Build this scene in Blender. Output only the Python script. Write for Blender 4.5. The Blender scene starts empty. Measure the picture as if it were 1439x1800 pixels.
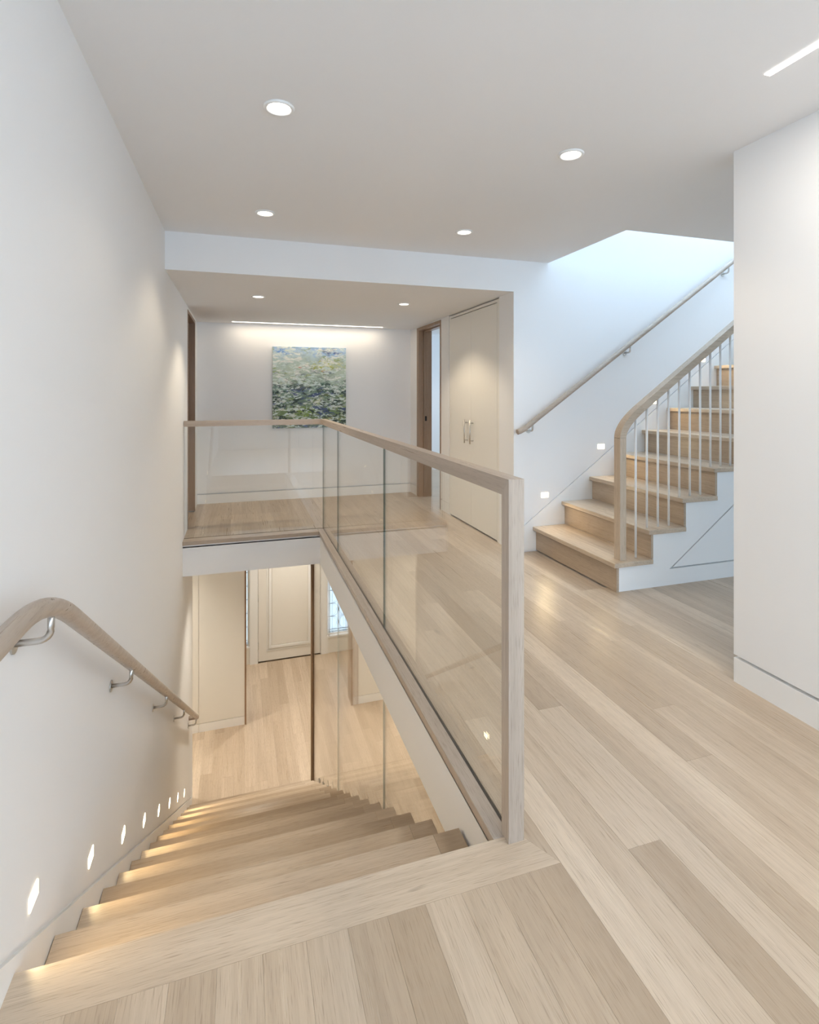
import bpy, bmesh, math, random
from mathutils import Vector, Matrix
R = random.Random(7)
scene = bpy.context.scene
COL = scene.collection

# ------------------------------------------------------------------ camera
cam_d = bpy.data.cameras.new('camera'); cam = bpy.data.objects.new('camera', cam_d); COL.objects.link(cam)
cam.location = (0, 0, 1.3)
cam.rotation_euler = (math.pi / 2, 0, -0.30692)
cam_d.sensor_fit = 'HORIZONTAL'; cam_d.sensor_width = 36.0
cam_d.lens = 36.0 * 936.8 / 1439.0
cam_d.shift_y = -(900 - 690.9) / 1439.0
cam_d.clip_start = 0.02
scene.camera = cam

# ------------------------------------------------------------------ world, daylight
SKY = 8.0
world = bpy.data.worlds.new('World'); scene.world = world; world.use_nodes = True
bg = world.node_tree.nodes['Background']
bg.inputs[0].default_value = (0.57, 0.765, 1.0, 1); bg.inputs[1].default_value = SKY
vs = scene.view_settings
vs.view_transform = 'Standard'; vs.look = 'None'; vs.gamma = 1.0; vs.use_curve_mapping = False
vs.exposure = 0.03
scene.cycles.max_bounces = 14; scene.cycles.diffuse_bounces = 8; scene.cycles.glossy_bounces = 4
scene.cycles.transparent_max_bounces = 24; scene.cycles.caustics_reflective = False; scene.cycles.caustics_refractive = False
scene.cycles.sample_clamp_indirect = 6.0

def portal(loc, rot, sx, sy):
    """a light portal in a window opening: only guides sampling of the sky that comes through it"""
    d = bpy.data.lights.new('sky_portal', 'AREA'); d.shape = 'RECTANGLE'; d.size = sx; d.size_y = sy
    d.cycles.is_portal = True
    o = bpy.data.objects.new('sky_portal', d); COL.objects.link(o); o.location = loc; o.rotation_euler = rot
    return o
H90 = math.pi / 2
portal((0.85, -2.58, 1.435), (H90, 0, 0), 2.5, 1.6)              # window behind the photographer (faces +Y)
portal((4.7, 3.43, 4.12), (0, 0, 0), 3.4, 0.94)                   # skylight over the upper stair (faces down)
portal((3.95, -2.58, 1.55), (H90, 0, 0), 2.6, 1.35)             # unseen window added behind the right wall
portal((5.48, 7.0, 1.5), (0, H90, 0), 1.2, 2.0)                 # window of the room beyond the hall (faces -X)
portal((1.52, 8.76, -1.8), (-H90, 0, 0), 0.34, 1.75)            # right sidelight (faces -Y)
portal((-0.05, 8.76, -1.8), (-H90, 0, 0), 0.34, 1.75)           # left sidelight

# ------------------------------------------------------------------ materials
def new_mat(name):
    m = bpy.data.materials.new(name); m.use_nodes = True
    nt = m.node_tree; b = nt.nodes['Principled BSDF']
    return m, nt, b
def paint(name, col, rough=0.55, spec=0.3):
    m, nt, b = new_mat(name)
    tc = nt.nodes.new('ShaderNodeNewGeometry'); n = nt.nodes.new('ShaderNodeTexNoise')
    n.inputs['Scale'].default_value = 2.2; n.inputs['Detail'].default_value = 4
    nt.links.new(tc.outputs['Position'], n.inputs['Vector'])
    r = nt.nodes.new('ShaderNodeMix'); r.data_type = 'RGBA'
    r.inputs[6].default_value = (*[c * 0.985 for c in col], 1); r.inputs[7].default_value = (*col, 1)
    nt.links.new(n.outputs['Fac'], r.inputs[0]); nt.links.new(r.outputs[2], b.inputs['Base Color'])
    n2 = nt.nodes.new('ShaderNodeTexNoise'); n2.inputs['Scale'].default_value = 180
    nt.links.new(tc.outputs['Position'], n2.inputs['Vector'])
    bu = nt.nodes.new('ShaderNodeBump'); bu.inputs['Strength'].default_value = 0.03; bu.inputs['Distance'].default_value = 0.001
    nt.links.new(n2.outputs['Fac'], bu.inputs['Height']); nt.links.new(bu.outputs['Normal'], b.inputs['Normal'])
    b.inputs['Roughness'].default_value = rough; b.inputs['Specular IOR Level'].default_value = spec
    return m
def wood(name, axis, light=(0.64, 0.53, 0.41), dark=(0.37, 0.28, 0.195), rough=0.30, spec=0.45):
    m, nt, b = new_mat(name); N = nt.nodes; L = nt.links
    geo = N.new('ShaderNodeNewGeometry'); oi = N.new('ShaderNodeObjectInfo'); sp = N.new('ShaderNodeSeparateColor')
    L.new(oi.outputs['Color'], sp.inputs[0])
    off = N.new('ShaderNodeVectorMath'); off.operation = 'SCALE'; off.inputs[0].default_value = (37.0, 61.0, 23.0)
    L.new(sp.outputs[1], off.inputs['Scale'])
    base = N.new('ShaderNodeVectorMath'); base.operation = 'ADD'
    L.new(geo.outputs['Position'], base.inputs[0]); L.new(off.outputs[0], base.inputs[1])
    def noise(across, along, detail, rough_, dist=0.0):
        s = [across] * 3; s[axis] = along
        v = N.new('ShaderNodeVectorMath'); v.operation = 'MULTIPLY'; v.inputs[1].default_value = s
        L.new(base.outputs[0], v.inputs[0])
        n = N.new('ShaderNodeTexNoise'); n.inputs['Scale'].default_value = 1; n.inputs['Detail'].default_value = detail
        n.inputs['Roughness'].default_value = rough_; n.inputs['Distortion'].default_value = dist
        L.new(v.outputs[0], n.inputs['Vector']); return n.outputs['Fac']
    def ramp(src, a, c, lo=0.0, hi=1.0):
        r = N.new('ShaderNodeMapRange'); r.inputs[1].default_value = a; r.inputs[2].default_value = c
        r.inputs[3].default_value = lo; r.inputs[4].default_value = hi; L.new(src, r.inputs[0]); return r.outputs[0]
    def mix(fac, a, c, mode='MIX'):
        x = N.new('ShaderNodeMix'); x.data_type = 'RGBA'; x.blend_type = mode
        for src, i in ((fac, 0), (a, 6), (c, 7)):
            if isinstance(src, tuple): x.inputs[i].default_value = (*src, 1)
            elif isinstance(src, float): x.inputs[i].default_value = src
            else: L.new(src, x.inputs[i])
        return x.outputs[2]
    c = mix(sp.outputs[0], light, dark)
    fig = noise(9.0, 0.7, 3, 0.55, 0.5)
    c = mix(ramp(fig, 0.35, 0.7, 0.0, 0.42), c, (dark[0] * 0.92, dark[1] * 0.92, dark[2] * 0.92))
    gr = noise(70.0, 1.6, 5, 0.65)
    c = mix(ramp(gr, 0.42, 0.68, 0.0, 0.26), c, (dark[0] * 0.72, dark[1] * 0.68, dark[2] * 0.66))
    po = noise(460.0, 17.0, 2, 0.5)
    c = mix(ramp(po, 0.55, 0.72, 0.0, 0.42), c, (dark[0] * 0.55, dark[1] * 0.50, dark[2] * 0.46))
    kn = noise(16.0, 3.2, 1, 0.4)
    c = mix(ramp(kn, 0.80, 0.86, 0.0, 0.6), c, (0.12, 0.085, 0.06))
    L.new(c, b.inputs['Base Color'])
    L.new(ramp(gr, 0.3, 0.7, rough - 0.05, rough + 0.09), b.inputs['Roughness'])
    b.inputs['Specular IOR Level'].default_value = spec
    bu = N.new('ShaderNodeBump'); bu.inputs['Strength'].default_value = 0.12; bu.inputs['Distance'].default_value = 0.0015
    L.new(po, bu.inputs['Height']); L.new(bu.outputs['Normal'], b.inputs['Normal'])
    return m
def emit(name, col, s):
    m = bpy.data.materials.new(name); m.use_nodes = True; nt = m.node_tree
    for n in list(nt.nodes):
        if n.type == 'BSDF_PRINCIPLED': nt.nodes.remove(n)
    e = nt.nodes.new('ShaderNodeEmission'); e.inputs[0].default_value = (*col, 1); e.inputs[1].default_value = s
    nt.links.new(e.outputs[0], nt.nodes['Material Output'].inputs[0]); return m
def metal(name, col, rough):
    m, nt, b = new_mat(name)
    b.inputs['Metallic'].default_value = 1; b.inputs['Base Color'].default_value = (*col, 1)
    g = nt.nodes.new('ShaderNodeNewGeometry'); n = nt.nodes.new('ShaderNodeTexNoise'); n.inputs['Scale'].default_value = 250
    nt.links.new(g.outputs['Position'], n.inputs['Vector'])
    r = nt.nodes.new('ShaderNodeMapRange'); r.inputs[3].default_value = rough - 0.05; r.inputs[4].default_value = rough + 0.05
    nt.links.new(n.outputs['Fac'], r.inputs[0]); nt.links.new(r.outputs[0], b.inputs['Roughness']); return m
def glass(name, tint):
    m = bpy.data.materials.new(name); m.use_nodes = True; nt = m.node_tree; N = nt.nodes; L = nt.links
    for n in list(N):
        if n.type == 'BSDF_PRINCIPLED': N.remove(n)
    t = N.new('ShaderNodeBsdfTransparent'); t.inputs[0].default_value = (*tint, 1)
    g = N.new('ShaderNodeBsdfGlossy'); g.inputs['Roughness'].default_value = 0.0; g.inputs[0].default_value = (1, 1, 1, 1)
    ge = N.new('ShaderNodeNewGeometry'); d = N.new('ShaderNodeVectorMath'); d.operation = 'DOT_PRODUCT'
    L.new(ge.outputs['Incoming'], d.inputs[0]); L.new(ge.outputs['Normal'], d.inputs[1])
    def ma(op, a, c):
        x = N.new('ShaderNodeMath'); x.operation = op
        for i, v in enumerate((a, c)):
            if v is None: continue
            if isinstance(v, float): x.inputs[i].default_value = v
            else: L.new(v, x.inputs[i])
        return x.outputs[0]
    ab = ma('ABSOLUTE', d.outputs['Value'], None)
    f = ma('ADD', ma('MULTIPLY', ma('POWER', ma('SUBTRACT', 1.0, ab), 5.0), 0.96), 0.04)   # Schlick reflectance of a glass face
    mx = N.new('ShaderNodeMixShader'); L.new(f, mx.inputs[0]); L.new(t.outputs[0], mx.inputs[1]); L.new(g.outputs[0], mx.inputs[2])
    L.new(mx.outputs[0], N['Material Output'].inputs[0]); return m
def painting_mat():
    m, nt, b = new_mat('abstract_oil_paint'); N = nt.nodes; L = nt.links
    tc = N.new('ShaderNodeTexCoord')
    def noise(sc, detail=5, rough=0.6, dist=0.0, seed=0.0):
        v = N.new('ShaderNodeVectorMath'); v.operation = 'MULTIPLY_ADD'; v.inputs[1].default_value = sc; v.inputs[2].default_value = (seed, seed * 2, seed)
        L.new(tc.outputs['Object'], v.inputs[0])
        n = N.new('ShaderNodeTexNoise'); n.inputs['Scale'].default_value = 1; n.inputs['Detail'].default_value = detail
        n.inputs['Roughness'].default_value = rough; n.inputs['Distortion'].default_value = dist
        L.new(v.outputs[0], n.inputs['Vector']); return n.outputs['Fac']
    def ma(op, a, c=0.0):
        x = N.new('ShaderNodeMath'); x.operation = op
        for i, v in enumerate((a, c)):
            if isinstance(v, float): x.inputs[i].default_value = v
            else: L.new(v, x.inputs[i])
        return x.outputs[0]
    def ramp(src, a, c, lo=0.0, hi=1.0):
        r = N.new('ShaderNodeMapRange'); r.inputs[1].default_value = a; r.inputs[2].default_value = c
        r.inputs[3].default_value = lo; r.inputs[4].default_value = hi; L.new(src, r.inputs[0]); return r.outputs[0]
    def mix(fac, a, c):
        x = N.new('ShaderNodeMix'); x.data_type = 'RGBA'
        for src, i in ((fac, 0), (a, 6), (c, 7)):
            if isinstance(src, tuple): x.inputs[i].default_value = (*src, 1)
            else: L.new(src, x.inputs[i])
        return x.outputs[2]
    sep = N.new('ShaderNodeSeparateXYZ'); L.new(tc.outputs['Object'], sep.inputs[0])
    x, z = sep.outputs[0], sep.outputs[2]          # x -0.45..0.45, z 0..1
    zz = ma('ADD', z, ma('MULTIPLY', ma('SUBTRACT', noise((4, 4, 11), 8, 0.72, 0.8), 0.5), 0.36))
    cr = N.new('ShaderNodeValToRGB'); L.new(zz, cr.inputs[0]); e = cr.color_ramp.elements
    stops = [(0.0, (.05, .09, .05)), (0.10, (.12, .18, .07)), (0.2, (.16, .24, .09)), (0.33, (.16, .24, .15)), (0.47, (.20, .30, .24)),
             (0.58, (.44, .55, .44)), (0.70, (.52, .62, .50)), (0.80, (.48, .60, .54)), (0.90, (.52, .66, .72)), (1.0, (.36, .54, .78))]
    e[0].position, e[0].color = stops[0][0], (*stops[0][1], 1); e[1].position, e[1].color = stops[-1][0], (*stops[-1][1], 1)
    for p, c_ in stops[1:-1]:
        k = e.new(p); k.color = (*c_, 1)
    c = cr.outputs[0]
    def blob(cx, cz, rx, rz, soft=1.4):
        dx = ma('DIVIDE', ma('SUBTRACT', x, cx), rx); dz = ma('DIVIDE', ma('SUBTRACT', z, cz), rz)
        d = ma('ADD', ma('MULTIPLY', dx, dx), ma('MULTIPLY', dz, dz))
        d = ma('ADD', d, ma('MULTIPLY', ma('SUBTRACT', noise((14, 14, 26), 4, 0.65, 0.5, cx * 31 + cz * 17), 0.5), 7.0))
        return ramp(d, 1.0, 1.0 - soft, 0.0, 1.0)
    for (cx, cz, rx, rz, col) in ((-.33, .93, .13, .04, (.16, .33, .66)), (.25, .93, .15, .045, (.10, .14, .36)), (.2, .895, .16, .03, (.30, .52, .82)),
                                  (.22, .78, .20, .07, (.55, .58, .14)), (.10, .74, .1, .03, (.42, .46, .08)), (-.12, .735, .05, .016, (.75, .16, .05)), (-.04, .76, .04, .014, (.75, .16, .05)),
                                  (.17, .70, .05, .014, (.70, .30, .06)), (.08, .69, .06, .022, (.07, .10, .16)), (.24, .685, .08, .018, (.07, .10, .16)), (-.12, .47, .09, .05, (.10, .14, .25)),
                                  (.14, .50, .14, .07, (.05, .12, .08)), (.10, .33, .08, .05, (.45, .50, .25)), (-.1, .19, .16, .07, (.22, .33, .04)), (.33, .28, .14, .05, (.04, .08, .05)), (-.1, .31, .05, .035, (.07, .10, .18)),
                                  (-.3, .81, .12, .02, (.78, .78, .72)), (.15, .22, .05, .06, (.04, .06, .07)), (.28, .12, .14, .05, (.30, .34, .14))):
        c = mix(blob(cx, cz, rx, rz), c, col)
    # scraped streaks of pale, dark and bright paint, broken into patches
    fl = noise((20, 20, 60), 8, 0.75, 0.6, 3.0)
    for sc, sd, lo, hi, gsc, gsd, glo, ghi, k, col in (
            ((13, 13, 34), 3.0, .51, .54, (4, 4, 9), 9.0, .42, .50, .95, (.84, .86, .80)),
            ((12, 12, 24), 11.0, .50, .54, (4, 4, 9), 4.0, .42, .50, .95, (.018, .038, .030)),
            ((9, 9, 22), 17.0, .53, .56, (4, 4, 8), 21.0, .47, .54, .9, (.05, .08, .20)),
            ((10, 10, 26), 29.0, .55, .59, (3, 3, 9), 33.0, .50, .58, .7, (.30, .38, .10)),
            ((18, 18, 44), 41.0, .53, .56, (5, 5, 11), 45.0, .42, .50, .9, (.66, .76, .72))):
        f = ma('MULTIPLY', ramp(noise(sc, 5, 0.62, 0.5, sd), lo, hi), ma('MULTIPLY', ramp(noise(gsc, 4, 0.6, 0.4, gsd), glo, ghi), k))
        if sd == 11.0: f = ma('MULTIPLY', f, ramp(z, 0.72, 0.45, 0.12, 1.0))
        if sd == 17.0: f = ma('MULTIPLY', f, ramp(z, 0.7, 0.5, 0.2, 1.0))
        if sd in (3.0, 29.0): f = ma('MULTIPLY', f, ramp(z, 0.3, 0.7, 0.7, 1.0))
        c = mix(f, c, col)
    L.new(c, b.inputs['Base Color']); b.inputs['Roughness'].default_value = 0.5
    bu = N.new('ShaderNodeBump'); bu.inputs['Strength'].default_value = 0.5; bu.inputs['Distance'].default_value = 0.004
    L.new(fl, bu.inputs['Height']); L.new(bu.outputs['Normal'], b.inputs['Normal'])
    return m

M = {}
M['wall'] = paint('white_wall_paint', (0.85, 0.85, 0.85))
M['ceil'] = paint('white_ceiling_paint', (0.85, 0.85, 0.855), 0.7)
M['trim'] = paint('satin_white_trim', (0.86, 0.86, 0.85), 0.4)
M['cream'] = paint('cream_joinery_paint', (0.81, 0.79, 0.74), 0.4)
M['fx'], M['fy'], M['fz'] = wood('oak_grain_x', 0), wood('oak_grain_y', 1), wood('oak_grain_z', 2)
LL, LD = (0.50, 0.425, 0.355), (0.34, 0.27, 0.21)
M['lx'], M['ly'], M['lz'] = wood('limed_oak_grain_x', 0, LL, LD), wood('limed_oak_grain_y', 1, LL, LD), wood('limed_oak_grain_z', 2, LL, LD)
BL, BD = (0.36, 0.235, 0.145), (0.24, 0.145, 0.085)
M['bz'] = wood('brown_oak_grain_z', 2, BL, BD); M['by'] = wood('brown_oak_grain_y', 1, BL, BD); M['bx'] = wood('brown_oak_grain_x', 0, BL, BD)
M['steel'] = metal('brushed_steel', (0.62, 0.60, 0.57), 0.3)
M['black'] = paint('black_channel', (0.02, 0.017, 0.015), 0.5)
M['shadow'] = paint('shaded_reveal', (0.45, 0.45, 0.45), 0.7)  # grey puts the shade of stair grooves and closet gaps into the colour
M['glass'] = glass('clear_glass', (0.985, 0.992, 0.986))
M['obscure'] = glass('obscure_sidelight_glass', (0.45, 0.44, 0.42))
M['gedge'] = paint('green_glass_edge', (0.03, 0.075, 0.06), 0.15, 0.5)
M['pedge'] = paint('pale_glass_edge_glow', (0.86, 0.92, 0.87), 0.15, 0.5)  # pale colour stands in for light glowing in the lower pane edges
M['lamp'] = emit('warm_white_lamp', (1.0, 0.93, 0.82), 9.0)
M['led'] = emit('led_lens', (1.0, 0.95, 0.87), 7.0)
M['step'] = emit('warm_step_lens', (1.0, 0.86, 0.58), 7.0)
M['lead'] = paint('lead_came', (0.12, 0.12, 0.13), 0.4)
M['art'] = painting_mat()

# ------------------------------------------------------------------ mesh helpers
class B:
    def __init__(s): s.bm = bmesh.new()
    def box(s, x0, x1, y0, y1, z0, z1, bev=0.0):
        t = bmesh.new() if bev else s.bm
        v = [t.verts.new(p) for p in ((x0, y0, z0), (x1, y0, z0), (x1, y1, z0), (x0, y1, z0), (x0, y0, z1), (x1, y0, z1), (x1, y1, z1), (x0, y1, z1))]
        for f in ((0, 3, 2, 1), (4, 5, 6, 7), (0, 1, 5, 4), (1, 2, 6, 5), (2, 3, 7, 6), (3, 0, 4, 7)): t.faces.new([v[i] for i in f])
        if bev:
            bmesh.ops.bevel(t, geom=list(t.edges), offset=bev, segments=1, affect='EDGES')
            s.merge(t)
        return s
    def merge(s, t):
        me = bpy.data.meshes.new('tmp'); t.to_mesh(me); t.free(); s.bm.from_mesh(me); bpy.data.meshes.remove(me)
    def prism(s, poly, axis, a0, a1):
        """extrude a 2-D polygon (in the two axes other than `axis`, in xyz order) from a0 to a1"""
        def P(p, a):
            q = list(p); q.insert(axis, a); return q
        lo = [s.bm.verts.new(P(p, a0)) for p in poly]; hi = [s.bm.verts.new(P(p, a1)) for p in poly]
        n = len(poly); fs = [s.bm.faces.new(lo), s.bm.faces.new(hi[::-1])]
        for i in range(n): fs.append(s.bm.faces.new((lo[i], lo[(i + 1) % n], hi[(i + 1) % n], hi[i])))
        bmesh.ops.recalc_face_normals(s.bm, faces=fs)
        return s
    def tube(s, pts, r, n=12, ell=1.0):
        pts = [Vector(p) for p in pts]; rings = []
        up = Vector((0, 0, 1))
        for i, p in enumerate(pts):
            d = (pts[min(i + 1, len(pts) - 1)] - pts[max(i - 1, 0)]).normalized()
            a = d.cross(up)
            if a.length < 0.05: a = d.cross(Vector((0, 1, 0)))
            if rings and a.dot(last) < 0: a = -a
            a.normalize(); b = a.cross(d).normalized(); last = a
            rings.append([s.bm.verts.new(p + a * (r * math.cos(t)) + b * (r * ell * math.sin(t))) for t in [2 * math.pi * k / n for k in range(n)]])
        fs = []
        for A, C in zip(rings, rings[1:]):
            for k in range(n): fs.append(s.bm.faces.new((A[k], A[(k + 1) % n], C[(k + 1) % n], C[k])))
        fs.append(s.bm.faces.new(rings[0][::-1])); fs.append(s.bm.faces.new(rings[-1]))
        bmesh.ops.recalc_face_normals(s.bm, faces=fs)
        for f in fs[:-2]: f.smooth = True
        return s
    def band(s, pts, half, side):
        """sweep a rectangle along pts (in an xz plane): `half` = half height across the path, side = (y0, y1)"""
        rings = []
        for i, p in enumerate(pts):
            a = Vector(pts[min(i + 1, len(pts) - 1)]) - Vector(pts[max(i - 1, 0)]); a.normalize()
            nrm = Vector((-a[1], a[0]))
            q0, q1 = Vector(p) + nrm * half, Vector(p) - nrm * half
            rings.append([s.bm.verts.new(c) for c in ((q0.x, side[0], q0.y), (q0.x, side[1], q0.y), (q1.x, side[1], q1.y), (q1.x, side[0], q1.y))])
        fs = []
        for A, C in zip(rings, rings[1:]):
            for k in range(4): fs.append(s.bm.faces.new((A[k], A[(k + 1) % 4], C[(k + 1) % 4], C[k])))
        fs.append(s.bm.faces.new(rings[0][::-1])); fs.append(s.bm.faces.new(rings[-1]))
        bmesh.ops.recalc_face_normals(s.bm, faces=fs); return s
    def lathe(s, prof, c, n=28):
        """profile of (radius, z) turned about the vertical through c"""
        rings = [[s.bm.verts.new((c[0] + r * math.cos(t), c[1] + r * math.sin(t), c[2] + z)) for t in [2 * math.pi * k / n for k in range(n)]] for r, z in prof]
        fs = []
        for A, C in zip(rings, rings[1:] + rings[:1]):
            for k in range(n): fs.append(s.bm.faces.new((A[k], A[(k + 1) % n], C[(k + 1) % n], C[k])))
        bmesh.ops.recalc_face_normals(s.bm, faces=fs)
        for f in fs: f.smooth = True
        return s
    def disc(s, c, r, axis, t, n=24):
        """short solid cylinder of thickness t along +axis from c"""
        i, j = [k for k in range(3) if k != axis]; lo, hi = [], []
        for k in range(n):
            p = list(c); p[i] += r * math.cos(2 * math.pi * k / n); p[j] += r * math.sin(2 * math.pi * k / n)
            lo.append(s.bm.verts.new(p)); q = list(p); q[axis] += t; hi.append(s.bm.verts.new(q))
        fs = [s.bm.faces.new(lo), s.bm.faces.new(hi[::-1])] + [s.bm.faces.new((lo[k], lo[(k + 1) % n], hi[(k + 1) % n], hi[k])) for k in range(n)]
        bmesh.ops.recalc_face_normals(s.bm, faces=fs); return s
ORG = {}
def org(o): return ORG.get(o.name, Vector((0, 0, 0)))
def obj(name, b, mat, parent=None, tone=None, at=None):
    """link a mesh given in world coordinates, with its origin at its base centre"""
    bm = b.bm
    me = bpy.data.meshes.new(name)
    xs = [v.co for v in bm.verts]
    c = Vector(at) if at else Vector(((min(v.x for v in xs) + max(v.x for v in xs)) / 2, (min(v.y for v in xs) + max(v.y for v in xs)) / 2, min(v.z for v in xs)))
    bmesh.ops.translate(bm, verts=bm.verts, vec=-c)
    bm.to_mesh(me); bm.free()
    for m in (mat if isinstance(mat, (list, tuple)) else [mat]): me.materials.append(m)
    o = bpy.data.objects.new(name, me); COL.objects.link(o)
    if parent: o.parent = parent; o.location = c - org(parent)
    else: o.location = c
    ORG[o.name] = c
    o.color = (R.random() * 0.6 if tone is None else tone, R.random(), R.random(), 1)
    return o
def share(name, src, parent, at):
    """another object with the same mesh data, at a world position"""
    o = bpy.data.objects.new(name, src.data); COL.objects.link(o); o.parent = parent
    at = Vector(at); o.location = at - org(parent); ORG[o.name] = at
    o.color = (R.random() * 0.6, R.random(), R.random(), 1); return o
def thing(name, label, cat, at, group=None):
    o = bpy.data.objects.new(name, None); COL.objects.link(o); o.location = at; ORG[o.name] = Vector(at); o.empty_display_size = 0.05
    o['label'] = label; o['category'] = cat
    if group: o['group'] = group
    return o
def struct(o, label=None):
    o['kind'] = 'structure'
    if label: o['label'] = label
    return o
def light(name, kind, loc, rot, power, col, parent=None, **kw):
    d = bpy.data.lights.new(name, kind); d.energy = power; d.color = col
    for k, v in kw.items(): setattr(d, k, v)
    o = bpy.data.objects.new(name, d); COL.objects.link(o); o.rotation_euler = rot
    if parent: o.parent = parent; o.location = Vector(loc) - org(parent)
    else: o.location = loc
    return o

# ------------------------------------------------------------------ key measures (metres; upper floor is z = 0)
XL, XG, YB = -0.483, 0.760, 3.90          # left wall face, glass plane, beam / stair wall face
XR, XH = 2.120, 2.130                     # near right wall face, hall right wall face
YH = 6.68                                 # hall end wall face
ZC, ZH = 2.388, 2.130                     # ceilings
ZL, ZS = -2.965, -0.31                    # lower floor, underside of upper floor
RUN, RISE = 0.2685, 2.965 / 17
Y0 = 1.405                                # top nosing

# ------------------------------------------------------------------ floors with planks
def plank(b, x0, x1, y0, y1, z, th=0.014, ch=0.0005):
    g = 0.0001
    x0 += g; x1 -= g; y0 += g; y1 -= g
    bm = b.bm
    lo = [bm.verts.new(p) for p in ((x0, y0, z - th), (x1, y0, z - th), (x1, y1, z - th), (x0, y1, z - th))]
    mi = [bm.verts.new(p) for p in ((x0, y0, z - ch), (x1, y0, z - ch), (x1, y1, z - ch), (x0, y1, z - ch))]
    hi = [bm.verts.new(p) for p in ((x0 + ch, y0 + ch, z), (x1 - ch, y0 + ch, z), (x1 - ch, y1 - ch, z), (x0 + ch, y1 - ch, z))]
    bm.faces.new(hi); bm.faces.new(lo[::-1])
    for A, C in ((lo, mi), (mi, hi)):
        for k in range(4): bm.faces.new((A[k], A[(k + 1) % 4], C[(k + 1) % 4], C[k]))
    return b
def lay(floor, cols, z, rng, lmin=1.5, lmax=3.2):
    """cols: (x0, x1, y0, y1) strips along Y, cut into boards at random lengths"""
    for x0, x1, y0, y1 in cols:
        y = y0; first = True
        while y < y1 - 1e-4:
            l = rng.uniform(lmin, lmax)
            if first: l *= rng.uniform(0.3, 1.0); first = False
            e = y + l
            if y1 - e < 0.45: e = y1
            obj('plank', plank(B(), x0, x1, y, e, z), M['fy'], floor, tone=rng.choice((0.05, 0.12, 0.2, 0.3, 0.42, 0.6)) + rng.uniform(-.05, .08))
            y = e
fb = B()
fb.prism([(XG + .004, 1.30), (XG + .004, 5.135), (-.80, 5.135), (-.80, YH), (5.6, YH), (5.6, -2.6), (XL, -2.6), (XL, 1.30)], 2, -0.05, -0.014)
floor = struct(obj('floor', fb, M['fy'], tone=.4), 'pale oak plank floor of the upper landing and hall')
rf = random.Random(21)
edges_l = [0.845 - 0.0995 * k for k in range(0, 14)]
edges_l = [e for e in edges_l if e > XL + .03] + [XL]
cols = [(b_, a_, -2.55, 1.28) for a_, b_ in zip(edges_l, edges_l[1:])]
TL = (.72, .5, .45, .0, .75, .6, .3, .4, .35, .5, .2, .45, .3, .4)
for (x0, x1, y0, y1), tn in zip(cols, TL): obj('plank', plank(B(), x0, x1, y0, y1, 0), M['fy'], floor, tone=tn)
edges_r = [1.273]
for x0, x1, cuts in ((.947, 1.052, ((-2.55, .1, .5), (.1, 2.75, .3), (2.75, 4.6, .6), (4.6, YH, .2))), (1.052, 1.165, ((-2.55, 1.259, .8), (1.259, 3.1, .1), (3.1, 5.0, .4), (5.0, YH, .15))),
                     (1.165, 1.273, ((-2.55, .35, .35), (.35, 1.923, .12), (1.923, 3.7, .75), (3.7, YH, .35)))):
    for y0, y1, tn in cuts: obj('plank', plank(B(), x0, x1, y0, y1, 0), M['fy'], floor, tone=tn)
while edges_r[-1] < 5.3: edges_r.append(edges_r[-1] + rf.choice((0.104, 0.108, 0.112, 0.118)))
near = min(range(len(edges_r)), key=lambda i: abs(edges_r[i] - 2.135)); edges_r[near] = 2.135
cols = []
for a_, b_ in zip(edges_r, edges_r[1:]):
    if b_ < XH + .03: cols.append((a_, b_, -2.55, YH))
    elif b_ < 2.5: cols.append((a_, b_, 1.75, 3.0))
    else: cols.append((a_, b_, -2.55, 3.0))
lay(floor, cols, 0, rf)
# hall part behind the glass (x < 0.845)
eh = [0.845 - 0.104 * k for k in range(0, 13)] + [XL]
eh = [e for e in eh if e >= XL]
lay(floor, [(b_, a_, 5.155, YH) for a_, b_ in zip(eh, eh[1:]) if a_ - b_ > .02], 0, rf)
obj('plank', plank(B(), 0.845, 0.947, -2.55, 1.95, 0), M['fy'], floor, tone=0.0)
lay(floor, [(0.845, 0.947, 1.95, YH)], 0, rf)
# border and nosing boards round the stair opening
obj('nosing_board', B().prism([(XL, 1.28), (.845, 1.28), (.79, 1.385), (.765, Y0), (XL, Y0)], 2, -0.032, 0.0), M['fx'], floor, tone=.12)
obj('border_board', B().prism([(.7655, 1.41), (.79, 1.386), (.8447, 1.281), (.8447, 5.154), (.7655, 5.154)], 2, -0.03, 0.0), M['fy'], floor, tone=.45)
obj('nosing_board', B().box(.703, .7545, 1.407, 5.135, -.034, 0, .0015), M['ly'], floor, tone=.2)
obj('nosing_board', B().box(XL, .703, 5.03, 5.137, -.034, 0, .0015), M['lx'], floor, tone=.4)

# floor structure: fascia and underside
sb = B()
sb.box(.715, 5.6, 1.40, YH, ZS, -.05).box(.715, .756, 1.40, 5.13, -.06, -.034)
sb.box(-2.0, .715, 5.05, 9.0, ZS, -.05).box(.715, 5.6, YH, 9.0, ZS, -.05).box(XL, .715, 5.05, 5.13, -.06, -.034)
sb.box(-2.0, 5.6, -2.6, 1.375, ZS, -.05)
struct(obj('ceiling_lower', sb, M['wall']), 'white slab edge and ceiling of the lower hall')

# lower floor
lf = struct(obj('floor_lower', B().box(-2.0, 3.6, .2, 9.0, ZL - .1, ZL - .014), M['fy'], tone=.4), 'pale oak plank floor of the lower hall')
rl = random.Random(5)
el = [-0.9 + 0.118 * k for k in range(32)]
lay(lf, [(a_, b_, (5.0 if b_ < .75 else 1.4), 8.74) for a_, b_ in zip(el, el[1:])], ZL, rl, 1.0, 2.4)

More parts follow.
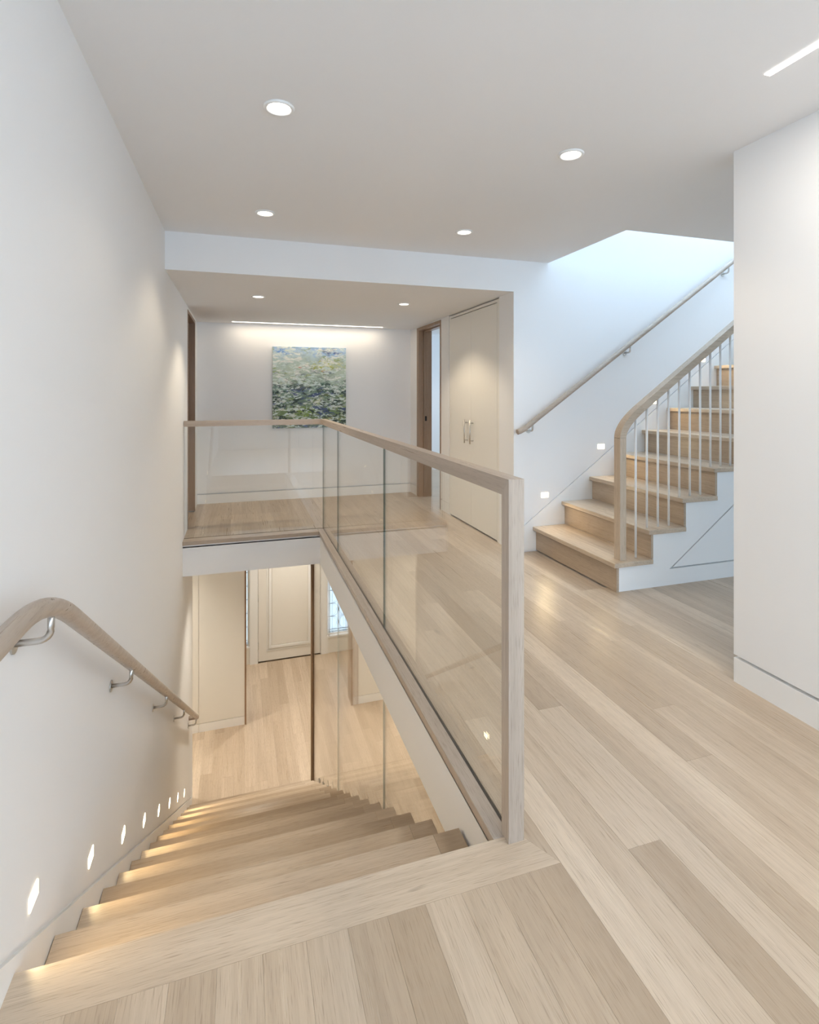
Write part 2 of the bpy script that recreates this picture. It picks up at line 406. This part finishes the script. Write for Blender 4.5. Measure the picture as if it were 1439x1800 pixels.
# ------------------------------------------------------------------ walls
wl = B()
gs = -0.6457
def gz(y): return 0.094 + gs * (y - 1.331)
ya, yb_ = 1.331 + (0.117 - .094) / gs, 1.331 + (-2.852 - .094) / gs
wl.prism([(-2.75, ZL - .1), (6.05, ZL - .1), (6.05, -.06), (5.50, -.06), (5.50, 2.45), (-2.75, 2.45)], 0, -.66, XL - .012)
wl.box(-.80, -.66, 5.3, 6.6, -.06, 2.45); wl.box(-.66, XL, 5.50, 6.36, 2.10, 2.45); wl.box(-.66, XL, 6.36, YH + .2, -.06, 2.45)  # includes an unseen backing behind the hall door, added to block sky light
wall_l = struct(obj('wall_left', wl, M['wall']), 'tall white wall along the descending stair')
h = .007
obj('wall_panel', B().prism([(-2.6, .117 + h), (ya + .003, .117 + h), (yb_ + .003, -2.852 + h), (6.05, -2.852 + h), (6.05, -.06), (5.50, -.06), (5.50, 2.45), (-2.6, 2.45)], 0, XL - .013, XL), M['wall'], wall_l)
obj('skirting', B().prism([(-2.6, .117 - h), (ya - .003, .117 - h), (yb_ - .003, -2.852 - h), (6.05, -2.852 - h), (6.05, ZL), (1.2, ZL), (1.2, 0), (-2.6, 0)], 0, XL - .013, XL), M['trim'], wall_l)

# beam, stair wall
wb = B().box(XL, XH, YB, YB + .16, ZH, 2.45)
wb.box(XH + .013, 7.2, YB + .012, YB + .16, -.06, 4.1)
wall_b = struct(obj('wall_back', wb, M['wall']), 'white wall behind the rising stair with the beam over the hall')
us = 0.7135
def gu(x): return 0.227 + us * (x - 2.248)
obj('wall_panel', B().prism([(XH, gu(XH) + h), (6.6, gu(6.6) + h), (7.2, gu(6.6) + h), (7.2, 4.1), (XH, 4.1)], 1, YB, YB + .013), M['wall'], wall_b)
obj('skirting', B().prism([(XH, gu(XH) - h), (6.6, gu(6.6) - h), (7.2, gu(6.6) - h), (7.2, 0), (XH, 0)], 1, YB, YB + .013), M['trim'], wall_b)

# hall right wall x = XH  (closet, wood framed doorway)
wh = B()
wh.box(XH + .012, XH + .16, YB + .16, 4.157, -.06, 2.45)
wh.box(XH, XH + .0125, YB + .0135, 4.157, 0, ZH - .0005)
wh.box(XH + .16, XH + .8, YB + .16, 5.40, -.06, 2.45)
wh.box(XH + .012, XH + .16, 5.318, 5.556, -.06, 2.45); wh.box(XH + .012, XH + .16, 6.40, YH + .2, -.06, 2.45)
wh.box(XH, XH + .16, 5.556, 6.40, 2.117, 2.45)
wall_h = struct(obj('wall_hall', wh, M['wall']), 'white hall wall holding the closet and the doorway')
for a_, b_ in ((5.322, 5.556), (6.40, YH)):
    obj('wall_panel', B().box(XH, XH + .0125, a_, b_, .122, ZH + .02), M['wall'], wall_h)
    obj('skirting', B().box(XH, XH + .0125, a_, b_, 0, .112), M['trim'], wall_h)
# hall end wall
we = B().box(-.66, XH + .16, YH + .03, YH + .2, -.06, 2.45)
wall_e = struct(obj('wall_end', we, M['wall']), 'white end wall of the hall behind the painting')
obj('wall_panel', B().box(XL, XH, YH, YH + .0305, .122, ZH + .02), M['wall'], wall_e)
obj('skirting', B().box(XL, XH, YH, YH + .0305, 0, .109), M['trim'], wall_e)
# near right wall
wr = B().box(XR + .03, XR + .15, -2.6, 1.85, -.06, 2.45)
wall_r = struct(obj('wall_right', wr, M['wall']), 'white wall in the right foreground')
obj('wall_panel', B().box(XR, XR + .031, -2.6, 1.85, .1235, ZC + .01), M['wall'], wall_r)
obj('baseboard', B().box(XR, XR + .031, -2.6, 1.85, 0, .109), M['trim'], wall_r)
# end of the passage, wall behind the photographer with a window
struct(obj('wall_passage', B().box(5.6, 5.75, -2.75, 2.88, -.06, 2.45), M['wall']))
wn = B().box(-.66, -.45, -2.75, -2.6, -.06, 2.45).box(2.15, 2.6, -2.75, -2.6, -.06, 2.45).box(-.45, 2.15, -2.75, -2.6, -.06, .62).box(-.45, 2.15, -2.75, -2.6, 2.25, 2.45)
wn.box(2.6, 5.3, -2.75, -2.6, -.06, .85).box(2.6, 5.3, -2.75, -2.6, 2.25, 2.45).box(5.3, 5.75, -2.75, -2.6, -.06, 2.45)
struct(obj('wall_front', wn, M['wall']))
w1 = struct(thing('window_1', 'wide window behind the photographer', 'window', (.85, -2.68, .62))); del w1['category']
obj('frame', B().box(-.45, 2.15, -2.7, -2.65, .62, .67).box(-.45, 2.15, -2.7, -2.65, 2.20, 2.25).box(-.45, -.40, -2.7, -2.65, .67, 2.20).box(2.10, 2.15, -2.7, -2.65, .67, 2.20).box(.825, .875, -2.7, -2.65, .67, 2.20), M['trim'], w1)
for a_, b_ in ((-.40, .825), (.875, 2.10)): obj('pane', B().box(a_, b_, -2.68, -2.672, .67, 2.20), M['glass'], w1)

w6 = struct(thing('window_6', 'unseen window added behind the right wall to light the stair side', 'window', (3.95, -2.68, .85))); del w6['category']  # unseen window, added to brighten the side of the rising stair
obj('frame', B().box(2.6, 5.3, -2.7, -2.65, .85, .90).box(2.6, 5.3, -2.7, -2.65, 2.20, 2.25).box(2.6, 2.65, -2.7, -2.65, .90, 2.20).box(5.25, 5.3, -2.7, -2.65, .90, 2.20).box(3.925, 3.975, -2.7, -2.65, .90, 2.20), M['trim'], w6)
for a_, b_ in ((2.65, 3.925), (3.975, 5.25)): obj('pane', B().box(a_, b_, -2.68, -2.672, .90, 2.20), M['glass'], w6)

# ceilings
cb = B().box(-.66, 2.455, -2.75, YB, ZC, 2.70).box(2.455, 7.2, -2.75, 2.955, ZC, 2.70)
struct(obj('ceiling', cb, M['ceil']), 'white ceiling with a stairwell opening at the right')
struct(obj('ceiling_hall', B().box(-.66, XH + .8, YB + .16, YH + .2, ZH, 2.60), M['ceil']), 'lower white hall ceiling')
# upper stairwell shaft and skylight
sh = B().box(2.30, 2.455, 2.80, YB + .16, 2.70, 4.1).box(2.455, 7.2, 2.80, 2.955, 2.70, 4.1).box(7.2, 7.35, 2.80, YB + .16, ZC, 4.1)
sh.box(6.4, 7.2, 2.80, YB + .16, 4.1, 4.2).box(2.30, 2.60, 2.80, YB + .16, 4.1, 4.2).box(2.60, 6.4, 2.80, 2.955, 4.1, 4.2).box(2.60, 6.4, YB, YB + .16, 4.1, 4.2)
struct(obj('wall_shaft', sh, M['wall']))
sh2 = B().box(5.85, 7.2, 2.955, YB, 2.55, 2.70); struct(obj('floor_upper', sh2, M['fx']))
w2 = struct(thing('window_2', 'skylight over the rising stair', 'window', (4.6, 3.43, 4.1))); del w2['category']
obj('pane', B().box(2.60, 6.4, 2.955, YB, 4.13, 4.138), M['glass'], w2)
# room beyond the doorway
rb = B().box(5.5, 5.65, 5.25, 6.0, -.06, 2.6).box(5.5, 5.65, 8.0, 8.6, -.06, 2.6).box(5.5, 5.65, 6.0, 8.0, -.06, .9).box(5.5, 5.65, 6.0, 8.0, 2.1, 2.6)
rb.box(XH + .16, 5.65, 8.5, 8.65, -.06, 2.6).box(XH + .8, 5.65, 5.25, 5.40, -.06, 2.6).box(XH, XH + .16, YH + .2, 8.65, -.06, 2.6)
struct(obj('wall_bedroom', rb, M['wall']), 'white walls of the bright room beyond the doorway')
struct(obj('ceiling_bedroom', B().box(XH + .16, 5.65, 5.25, 8.65, 2.30, 2.6), M['ceil']))
fbr = struct(obj('floor_bedroom', B().box(XH + .0, 5.65, 5.40, 8.65, -.05, -.002), M['fx'], tone=.2))
w3 = struct(thing('window_3', 'window of the room beyond the doorway', 'window', (5.56, 7.0, .9))); del w3['category']
obj('pane', B().box(5.56, 5.568, 6.0, 8.0, .9, 2.1), M['glass'], w3)

# lower level walls
lw = B().box(-2.15, -2.0, 5.9, 9.0, ZL - .1, ZS).box(-2.0, -.66, 5.9, 6.05, ZL - .1, ZS)
lw.box(3.6, 3.75, .2, 9.0, ZL - .1, ZS).box(-.66, 3.75, .05, .2, ZL - .1, ZS)
lw.box(-2.0, 0.05, 7.192, 7.40, ZL - .1, ZS).box(1.54, 3.6, 7.192, 7.40, ZL - .1, ZS).box(.05, 1.54, 7.18, 7.40, -.62, ZS)
lw.box(-.55, -.40, 7.40, 8.74, ZL - .1, ZS).box(2.0, 2.15, 7.40, 8.74, ZL - .1, ZS)
wall_lo = struct(obj('wall_lower', lw, M['cream']), 'white walls of the lower entrance hall')
for a_, b_ in ((-2.0, -.504), (-.498, .05), (1.54, 3.6)):
    obj('wall_panel', B().box(a_, b_, 7.18, 7.1925, ZL + .112, ZS), M['cream'], wall_lo)
    obj('skirting', B().box(a_, b_, 7.18, 7.1925, ZL, ZL + .104), M['trim'], wall_lo)
obj('jamb', B().box(.05, .072, 7.172, 7.41, ZL, -.62, .001), M['bz'], wall_lo, tone=.3)
obj('jamb', B().box(1.518, 1.54, 7.172, 7.41, ZL, -.62, .001), M['bz'], wall_lo, tone=.3)
# front wall with door and sidelights
YD = 8.74
fw = B().box(-2.0, -.22, YD, YD + .2, ZL - .1, ZS).box(1.70, 3.75, YD, YD + .2, ZL - .1, ZS)
fw.box(-.22, 1.70, YD, YD + .2, -.88, ZS)
for a_, b_ in ((.125, .26), (1.243, 1.345)): fw.box(a_, b_, YD, YD + .2, ZL - .1, -.88)
for a_, b_ in ((-.22, .125), (1.345, 1.70)): fw.box(a_, b_, YD, YD + .2, ZL - .1, -2.69)
fw.box(.26, 1.243, YD + .16, YD + .2, ZL - .1, -.88)
struct(obj('wall_entrance', fw, M['cream']), 'white entrance wall with front door and leaded sidelights')
d1 = struct(thing('door_1', 'white panelled front door on the lower floor', 'door', (.75, YD + .03, ZL))); del d1['category']
obj('casing', B().box(.14, .262, YD - .018, YD + .001, ZL, -.80).box(1.241, 1.335, YD - .018, YD + .001, ZL, -.80).box(.14, 1.335, YD - .018, YD + .001, -.88, -.78), M['trim'], d1)
leaf = B().box(.268, 1.236, YD + .02, YD + .06, ZL + .012, -.885)
lo_ = obj('leaf', leaf, M['cream'], d1)
def ring(b, x0, x1, z0, z1, w, y0, y1):
    b.box(x0, x1, y0, y1, z0, z0 + w).box(x0, x1, y0, y1, z1 - w, z1).box(x0, x0 + w, y0, y1, z0 + w, z1 - w).box(x1 - w, x1, y0, y1, z0 + w, z1 - w); return b
obj('moulding', ring(B(), .43, 1.085, -2.76, -1.02, .035, YD + .002, YD + .021), M['trim'], lo_)
obj('moulding', ring(B(), .395, 1.12, -2.80, -.98, .012, YD + .012, YD + .021), M['trim'], lo_)
obj('panel', B().box(.475, 1.04, YD + .012, YD + .021, -2.715, -1.065, .004), M['cream'], lo_)
for z in (-2.7, -1.95, -1.2): obj('hinge', B().tube([(.264, YD + .012, z - .05), (.264, YD + .012, z + .05)], .007, 8), M['steel'], d1)
obj('lock', B().disc((1.185, YD + .012, -1.93), .024, 1, .01).tube([(1.185, YD + .012, -1.93), (1.185, YD - .04, -1.93)], .008, 8).tube([(1.185, YD - .04, -1.93), (1.10, YD - .04, -1.93)], .009, 8), M['steel'], d1)
def sidelight(name, x0, x1, label):
    t = struct(thing(name, label, 'window', ((x0 + x1) / 2, YD + .08, -2.69))); del t['category']
    obj('frame', ring(B(), x0, x1, -2.69, -.88, .022, YD + .05, YD + .11), M['trim'], t)
    obj('sill', B().box(x0 - .01, x1 + .01, YD - .012, YD + .05, -2.71, -2.685), M['trim'], t)
    obj('pane', B().box(x0 + .02, x1 - .02, YD + .077, YD + .083, -2.67, -.90), M['obscure'], t)
    c = B(); y = YD + .074; r = .0045
    xa, xb = x0 + .065, x1 - .065; xm = (xa + xb) / 2; w = (xb - xa) / 2
    for xx in (xa, xb): c.tube([(xx, y, -2.67), (xx, y, -.90)], r, 5)
    c.tube([(x0 + .02, y, -2.615), (x1 - .02, y, -2.615)], r, 5)
    z = -2.615; step = .215
    while z < -.95:
        for xx, sg in ((xa, 1), (xb, -1)):
            c.tube([(xx + sg * w * .95 * math.sin(a), y, z + .108 - .108 * math.cos(a)) for a in [math.pi * k / 10 for k in range(11)]], r, 5)
        c.tube([(x0 + .02, y, z + step), (xa, y, z + step)], r, 5); c.tube([(xb, y, z + step), (x1 - .02, y, z + step)], r, 5)
        c.tube([(xm, y, z + step * .5 - .02), (xm, y, z + step * .5 + .02)], r * 1.8, 5)
        z += step
    obj('lead_came', c, M['lead'], t)
sidelight('window_4', 1.345, 1.70, 'leaded glass sidelight at the right of the front door')
sidelight('window_5', -.22, .125, 'leaded glass sidelight at the left of the front door')

# ------------------------------------------------------------------ doors on the upper floor
d2 = struct(thing('door_2', 'brown oak framed door at the left end of the hall', 'door', (XL - .06, 5.93, 0))); del d2['category']
fr = B().box(-.655, XL + .004, 5.50, 5.532, 0, 2.10).box(-.655, XL + .004, 6.328, 6.36, 0, 2.10).box(-.655, XL + .004, 5.532, 6.328, 2.068, 2.10)
obj('frame', fr, M['bz'], d2, tone=.3)
obj('stop', B().box(-.56, -.545, 6.316, 6.328, 0, 2.068).box(-.56, -.545, 5.532, 6.316, 2.055, 2.068), M['bz'], d2, tone=.6)
obj('leaf', B().box(-.605, -.562, 5.535, 6.325, .008, 2.064), M['bz'], d2, tone=.5)
d3 = struct(thing('door_3', 'brown oak framed open doorway beside the closet', 'door', (XH + .08, 5.98, 0))); del d3['category']
fr = B().box(XH - .004, XH + .17, 5.556, 5.590, 0, 2.117).box(XH - .004, XH + .17, 6.330, 6.402, 0, 2.117).box(XH - .004, XH + .17, 5.590, 6.330, 2.083, 2.117)
obj('frame', fr, M['bz'], d3, tone=.1)
obj('stop', B().box(XH + .06, XH + .11, 6.316, 6.330, 0, 2.083).box(XH + .06, XH + .11, 5.590, 6.316, 2.070, 2.083), M['bz'], d3, tone=.25)
obj('strike_plate', B().box(XH + .075, XH + .10, 6.314, 6.317, .95, 1.01), M['black'], d3)

# built-in closet
cl = thing('built_in_closet', 'tall cream built-in closet with two flat doors and steel bar handles', 'closet', (XH + .06, 4.74, 0))
cf = B().box(XH + .003, XH + .10, 4.162, 4.198, 0, ZH - .012).box(XH + .003, XH + .10, 5.277, 5.313, 0, ZH - .012).box(XH + .003, XH + .10, 4.198, 5.277, 2.094, ZH - .012)
obj('frame', cf, M['cream'], cl)
obj('carcass', B().box(XH + .09, XH + .155, 4.20, 5.275, .002, 2.09), M['shadow'], cl)
for a_, b_, hy in ((4.202, 4.7455, 4.701), (4.7495, 5.273, 4.836)):
    dr = obj('door', B().box(XH + .002, XH + .028, a_, b_, .014, 2.086, .0015), M['cream'], cl)
    hb = B().tube([(XH - .032, hy, .81), (XH - .032, hy, 1.04)], .007, 10)
    for z in (.84, 1.01): hb.tube([(XH + .003, hy, z), (XH - .032, hy, z)], .005, 8)
    obj('handle', hb, M['steel'], dr)

# ------------------------------------------------------------------ descending stair
st = thing('staircase', 'straight oak stair descending between the white wall and the glass', 'staircase', (.11, 3.5, ZL))
tread_src = ret_src = riser_src = None
for k in range(0, 17):
    yn = Y0 + RUN * k; z = -RISE * k
    if k > 0:
        cy = yn - (RUN + .03) / 2
        if not tread_src:
            tread_src = obj('tread', B().box(XL + .002, .612, yn - RUN - .028, yn, z - .032, z, .0015), M['fx'], st, tone=.2)
            ret_src = obj('end_board', B().box(.612, .706, yn - RUN - .028, yn, z - .032, z, .0015), M['fx'], tread_src, tone=.9)
            t = tread_src
        else:
            t = share('tread', tread_src, st, ORG[tread_src.name] + Vector((0, RUN, -RISE)) * (k - 1)); t.color = ((.1, .45, .8, .3, .65, .15, .5, .75)[(k - 1) % 8], R.random(), 0, 1)
            e = share('end_board', ret_src, t, ORG[ret_src.name] + Vector((0, RUN, -RISE)) * (k - 1)); e.color = ((.9, .8, .85, .3, .5, .2, .35, .6)[(k - 1) % 8], R.random(), 0, 1)
    if not riser_src:
        riser_src = obj('riser', B().box(XL + .002, .690, yn - .045, yn - .028, z - RISE + .002, z - .033), M['fx'], st, tone=.5)
    else:
        r_ = share('riser', riser_src, st, ORG[riser_src.name] + Vector((0, RUN, -RISE)) * k); r_.color = (R.uniform(.4, .7), R.random(), 0, 1)
zs = lambda y: -RISE - RISE / RUN * (y - Y0)
obj('stringer', B().prism([(1.38, -.32), (1.62, -.38), (5.93, zs(5.93) + .02), (5.93, ZL), (5.60, ZL), (1.38, -.62)], 0, .60, .688), M['trim'], st)

# ------------------------------------------------------------------ glass guard on the upper floor
gr = thing('glass_railing', 'clear glass guard with square oak top rail and end post round the stairwell', 'railing', (XG, 3.2, 0))
def pane(x0, x1, y0, y1, z0, z1, parent, edge, poly=None):
    b = B()
    if poly: b.prism(poly, 0, x0, x1)
    else: b.box(x0, x1, y0, y1, z0, z1)
    b.bm.normal_update()
    thin = 0 if (x1 - x0) < (y1 - y0) else 1
    for f in b.bm.faces: f.material_index = 0 if abs(f.normal[thin]) > .9 else 1
    return obj('pane', b, [M['glass'], M[edge]], parent)
gx0, gx1 = XG - .005, XG + .005
ZR0, ZR1 = 1.000, 1.050
for a_, b_ in ((1.422, 2.855), (2.862, 4.334), (4.338, 5.139)): pane(gx0, gx1, a_, b_, -.03, ZR0 + .01, gr, 'gedge')
pane(XL + .004, XG - .006, 5.141, 5.151, -.03, ZR0 + .01, gr, 'gedge')
obj('channel', B().box(.7547, .7653, 1.424, 5.1405, -.035, -.004), M['black'], gr)
obj('channel', B().box(XL + .004, .7545, 5.138, 5.154, -.035, -.004), M['black'], gr)
ry0 = 1.377
ra = obj('top_rail', B().prism([(1.421, ZR0), (ry0, ZR1), (5.172, ZR1), (5.172, ZR0)], 0, .736, .786), M['ly'], gr, tone=.3)
obj('top_rail', B().box(XL + .002, .736, 5.122, 5.172, ZR0, ZR1), M['lx'], gr, tone=.6)
obj('end_post', B().prism([(ry0, 0), (1.421, 0), (1.421, ZR0), (ry0, ZR1)], 0, .736, .786), M['lz'], gr, tone=.0)

# lower glass wall beside the stair
gl = thing('glass_partition', 'full height glass partition beside the descending stair with brown oak edge post', 'partition', (XG, 4.0, ZL))
for a_, b_ in ((1.44, 2.858), (2.866, 4.318), (4.324, 5.90)): pane(gx0, gx1, a_, b_, ZL, ZS, gl, 'pedge')
obj('edge_post', B().box(.738, .782, 5.90, 5.945, ZL, ZS, .001), M['bz'], gl, tone=.5)

# ------------------------------------------------------------------ rising stair
XN, ZN, UR, UH = 2.305, 0.0, 0.2745, 0.1945
YS = 2.905
us_ = thing('staircase', 'oak stair rising to the right along the white wall', 'staircase', (3.9, 3.4, 0))
NT = 13
tsrc = rsrc = None
for n in range(1, NT + 2):
    x = XN + UR * (n - 1); z = UH * n
    dv = Vector((UR, 0, UH)) * (n - 1)
    if n == 1:
        rsrc = obj('riser', B().box(x + .032, x + .050, YS, YB - .001, z - UH + .001, z - .031), M['fy'], us_, tone=.6)
        tsrc = obj('tread', B().box(x, x + UR + .034, YS - .022, YB - .001, z - .03, z, .003), M['fy'], us_, tone=.08)
    else:
        o = share('riser', rsrc, us_, ORG[rsrc.name] + dv); o.color = (R.uniform(.35, .6), R.random(), 0, 1)
        if n <= NT: o = share('tread', tsrc, us_, ORG[tsrc.name] + dv); o.color = (R.uniform(.0, .15), R.random(), 0, 1)
saw = []
for n in range(1, NT + 1):
    x = XN + .050 + UR * (n - 1); z = UH * n - .031
    saw += [(x, z - UH + (.031 if n == 1 else 0)), (x, z)]
xe = 5.6
saw_c = [p for p in saw if p[0] < xe]; ztop = saw_c[-1][1]
xt, zt = 2.777, .114
g2 = .005
lowb = [(xe, ztop), (xe, zt + us * (xe - xt) + g2 * 1.4), (xt - .012, zt - g2), (xe, zt - g2), (xe, 0)]
obj('side_panel', B().prism(saw_c + lowb, 1, YS + .002, YS + .014), M['trim'], us_)
obj('side_panel', B().prism([(xt + .018, zt + g2), (xe, zt + g2), (xe, zt + us * (xe - xt) - g2 * 1.4)], 1, YS + .002, YS + .014), M['trim'], us_)
obj('side_core', B().prism(saw_c + [(xe, ztop), (xe, 0)], 1, YS + .0145, YS + .10), M['shadow'], us_)

# balustrade of the rising stair
bl = thing('stair_railing', 'pale oak newel and sloping rail with slim white balusters on the rising stair', 'railing', (3.6, 2.955, UH))
ya0, ya1 = 2.925, 2.985
sl = UH / UR
def zr(x): return 1.188 + sl * (x - 2.549)
path = [(2.405, UH), (2.405, 1.00)]
x_end = 2.565; P1 = Vector((2.405, zr(2.405) - .0)); c0 = Vector((2.405, 1.00)); c2 = Vector((x_end, zr(x_end)))
c1 = Vector((2.405, zr(2.405)))
curve = [tuple(c0 * (1 - t) ** 2 + c1 * 2 * t * (1 - t) + c2 * t * t) for t in [k / 12 for k in range(13)]]
obj('newel', B().box(2.381, 2.429, ya0, ya1, UH, 1.0), M['fz'], bl, tone=.15)
obj('easing', B().band(curve, .024, (ya0, ya1)), M['fx'], bl, tone=.3)
obj('rail', B().band([(x_end, zr(x_end)), (5.5, zr(5.5))], .024, (ya0, ya1)), M['fx'], bl, tone=.1)
xb = 2.5295; k = 0
while xb < 5.45:
    n = int((xb - XN) / UR) + 1
    z0 = UH * n; z1 = zr(xb) - .022
    obj('baluster', B().tube([(xb, 2.955, z0), (xb, 2.955, z1)], .0075, 10), M['trim'], bl)
    xb += UR / 3; k += 1

# ------------------------------------------------------------------ handrails on the walls
def bracket(parent, wall, out, arm_end):
    """wall: point on the wall; out: unit vector away from it; arm_end: point under the rail"""
    w = Vector(wall); o = Vector(out); e = Vector(arm_end)
    reach = (e - w).dot(o)
    ax = 0 if abs(o.x) > .5 else 1
    pts = [w]
    rad = min(.028, reach * .5); corner = Vector(e); corner.z = w.z
    a0 = corner - (corner - w).normalized() * rad; b0 = corner + Vector((0, 0, rad))
    for k in range(7):
        t = k / 6; pts.append(a0 * (1 - t) ** 2 + corner * 2 * t * (1 - t) + b0 * t * t)
    pts.append(e)
    br = obj('bracket', B().tube(pts, .0075, 12), M['steel'], parent)
    obj('wall_plate', B().disc(w, .022, ax, .004 * (1 if o[ax] > 0 else -1)), M['steel'], br)
    return br
hl = thing('handrail', 'round oak handrail on the left wall of the descending stair', 'handrail', (XL + .06, 3.4, -.6))
xr = XL + .073
def zl(y): return .80 - .6435 * (y - 1.432) + .012
pts = [(xr, .2, .852), (xr, 1.10, .852), (xr, 1.20, .852)]
q0, q1, q2 = Vector((xr, 1.20, .852)), Vector((xr, 1.37, .852)), Vector((xr, 1.55, zl(1.55)))
pts += [tuple(q0 * (1 - t) ** 2 + q1 * 2 * t * (1 - t) + q2 * t * t) for t in [k / 10 for k in range(1, 11)]]
pts += [(xr, y, zl(y)) for y in (2.2, 3.0, 4.0, 5.0, 5.60)]
obj('rail', B().tube(pts, .0215, 18), M['ly'], hl, tone=.3)
obj('end_return', B().tube([(xr, 5.60, zl(5.60)), (xr, 5.625, zl(5.625)), (xr - .01, 5.635, zl(5.63)), (XL, 5.635, zl(5.63))], .0205, 14), M['lx'], hl, tone=.4)
for y in (1.40, 2.335, 3.38, 4.40, 5.55):
    zz = (zl(y) if y > 1.5 else .815)
    bracket(hl, (XL, y, zz - .075), (1, 0, 0), (xr, y, zz - .018))
hu = thing('handrail', 'round oak handrail on the wall above the rising stair', 'handrail', (3.3, YB - .06, .9))
yr = YB - .07
def zu(x): return 1.020 + .6925 * (x - 2.20)
pts = [(2.125, yr, .985), (2.15, yr, .992), (2.19, yr, 1.010), (2.24, yr, zu(2.24) - .002)] + [(x, yr, zu(x)) for x in (2.3, 3.0, 4.0, 5.0, 5.8)]
obj('rail', B().tube(pts, .0215, 18), M['lx'], hu, tone=.1)
for x in (2.265, 3.222, 4.33, 5.4): bracket(hu, (x, YB, zu(x) - .075), (0, -1, 0), (x, yr, zu(x) - .018))

# ------------------------------------------------------------------ painting
pt = thing('painting', 'unframed abstract oil painting in blues and mossy greens on the hall end wall', 'painting', (.818, YH - .02, .872))
cv = obj('canvas', B().box(.370, 1.266, YH - .040, YH - .001, .872, 1.866, .002), M['art'], pt)

# ------------------------------------------------------------------ lamps
WARM = (1.0, 0.83, 0.61); LOWC = (1.0, 0.92, 0.80); NEUT = (1.0, 0.93, 0.84)
def downlight(x, y, z, label, group, power, col=WARM, blend=.45):
    t = thing('recessed_downlight', label, 'downlight', (x, y, z - .006), group)
    obj('trim_ring', B().lathe([(.058, 0), (.058, -.004), (.054, -.008), (.047, -.008), (.040, -.001)], (x, y, z)), M['trim'], t)
    obj('lens', B().disc((x, y, z - .0025), .041, 2, .002), M['lamp'], t)
    light('downlight_beam', 'SPOT', (x, y, z - .012), (0, 0, 0), power, col, t, spot_size=math.radians(122), spot_blend=blend, shadow_soft_size=.04)
G1 = 'downlights in the main ceiling'
downlight(.140, 2.085, ZC, 'round recessed downlight nearest the left wall, the biggest in view', G1, 5)
downlight(1.434, 2.092, ZC, 'round recessed downlight at the right, nearest the linear ceiling light', G1, 14)
downlight(.142, 3.33, ZC, 'small round recessed downlight left of centre just in front of the beam', G1, 20)
downlight(1.437, 3.315, ZC, 'small round recessed downlight right of centre just in front of the beam', G1, 20)
G2 = 'downlights in the hall ceiling'
downlight(.146, 4.75, ZH, 'left of the two recessed downlights in the low hall ceiling', G2, 46)
downlight(1.449, 4.74, ZH, 'right recessed downlight in the low hall ceiling near the closet', G2, 46)
downlight(3.10, 7.35, 2.30, 'recessed downlight in the room seen through the doorway', 'downlight beyond the doorway', 20, NEUT)
# unseen downlights added to brighten the lower hall, in the ceiling above it
for i, (x, y, w_) in enumerate(((.14, 5.50, 'over the foot of the descending stair'), (.8, 8.0, 'just inside the front door'), (1.9, 4.4, 'beside the middle of the glass partition'),
                               (1.9, 2.6, 'beside the upper end of the glass partition'), (1.9, 6.2, 'between the partition and the right entrance jamb'), (-1.3, 6.6, 'left of the stair foot in the side passage'))):
    downlight(x, y, ZS, 'unseen downlight added in the lower ceiling ' + w_, 'added downlights of the lower hall', 150 if i else 85, LOWC, 1.0)

def linear(x0, x1, y0, y1, z, label, power, col, rot, spread):
    t = thing('linear_light', label, 'ceiling light', ((x0 + x1) / 2, (y0 + y1) / 2, z - .003))
    obj('lens', B().box(x0, x1, y0, y1, z - .003, z - .0005), M['led'], t)
    light('linear_light_beam', 'AREA', ((x0 + x1) / 2, (y0 + y1) / 2, z - .008), rot, power, col, t, shape='RECTANGLE', size=x1 - x0, size_y=y1 - y0, spread=spread)
    return t
linear(1.702, 1.728, -1.4, 1.367, ZC, 'long slim linear ceiling light in the upper right corner', 26, NEUT, (0, 0, 0), math.pi)
linear(-.095, 1.71, 6.51, 6.527, ZH, 'slim linear ceiling slot light washing the hall end wall', 4, WARM, (0, 0, 0), math.pi)

ORD = ('first', 'second', 'third', 'fourth', 'fifth', 'sixth', 'seventh', 'eighth')
STEPC = (1.0, 0.74, 0.38)
for i in range(8):
    y, z = 1.519 + .5235 * i, .071 - .3385 * i
    t = thing('step_light', '%s glowing step light from the top on the left stair wall' % ORD[i], 'step light', (XL + .001, y, z - .022), 'step lights of the descending stair')
    obj('lens', B().box(XL + .0002, XL + .003, y - .028, y + .028, z - .018, z + .018), M['step'], t)
    light('step_light_beam', 'AREA', (XL + .006, y, z), (0, math.radians(-66), 0), 1.0, STEPC, t, shape='RECTANGLE', size=.04, size_y=.07, spread=math.radians(140))
for i in range(5):
    x, z = 2.42 + .5555 * i, .449 + .388 * i
    t = thing('step_light', '%s glowing step light up the wall beside the rising stair' % ORD[i], 'step light', (x, YB - .001, z - .023), 'step lights of the rising stair')
    obj('lens', B().box(x - .033, x + .033, YB - .003, YB - .0002, z - .020, z + .020), M['step'], t)
    light('step_light_beam', 'AREA', (x, YB - .006, z), (math.radians(-60), 0, 0), 0.9, STEPC, t, shape='RECTANGLE', size=.07, size_y=.04, spread=math.radians(140))
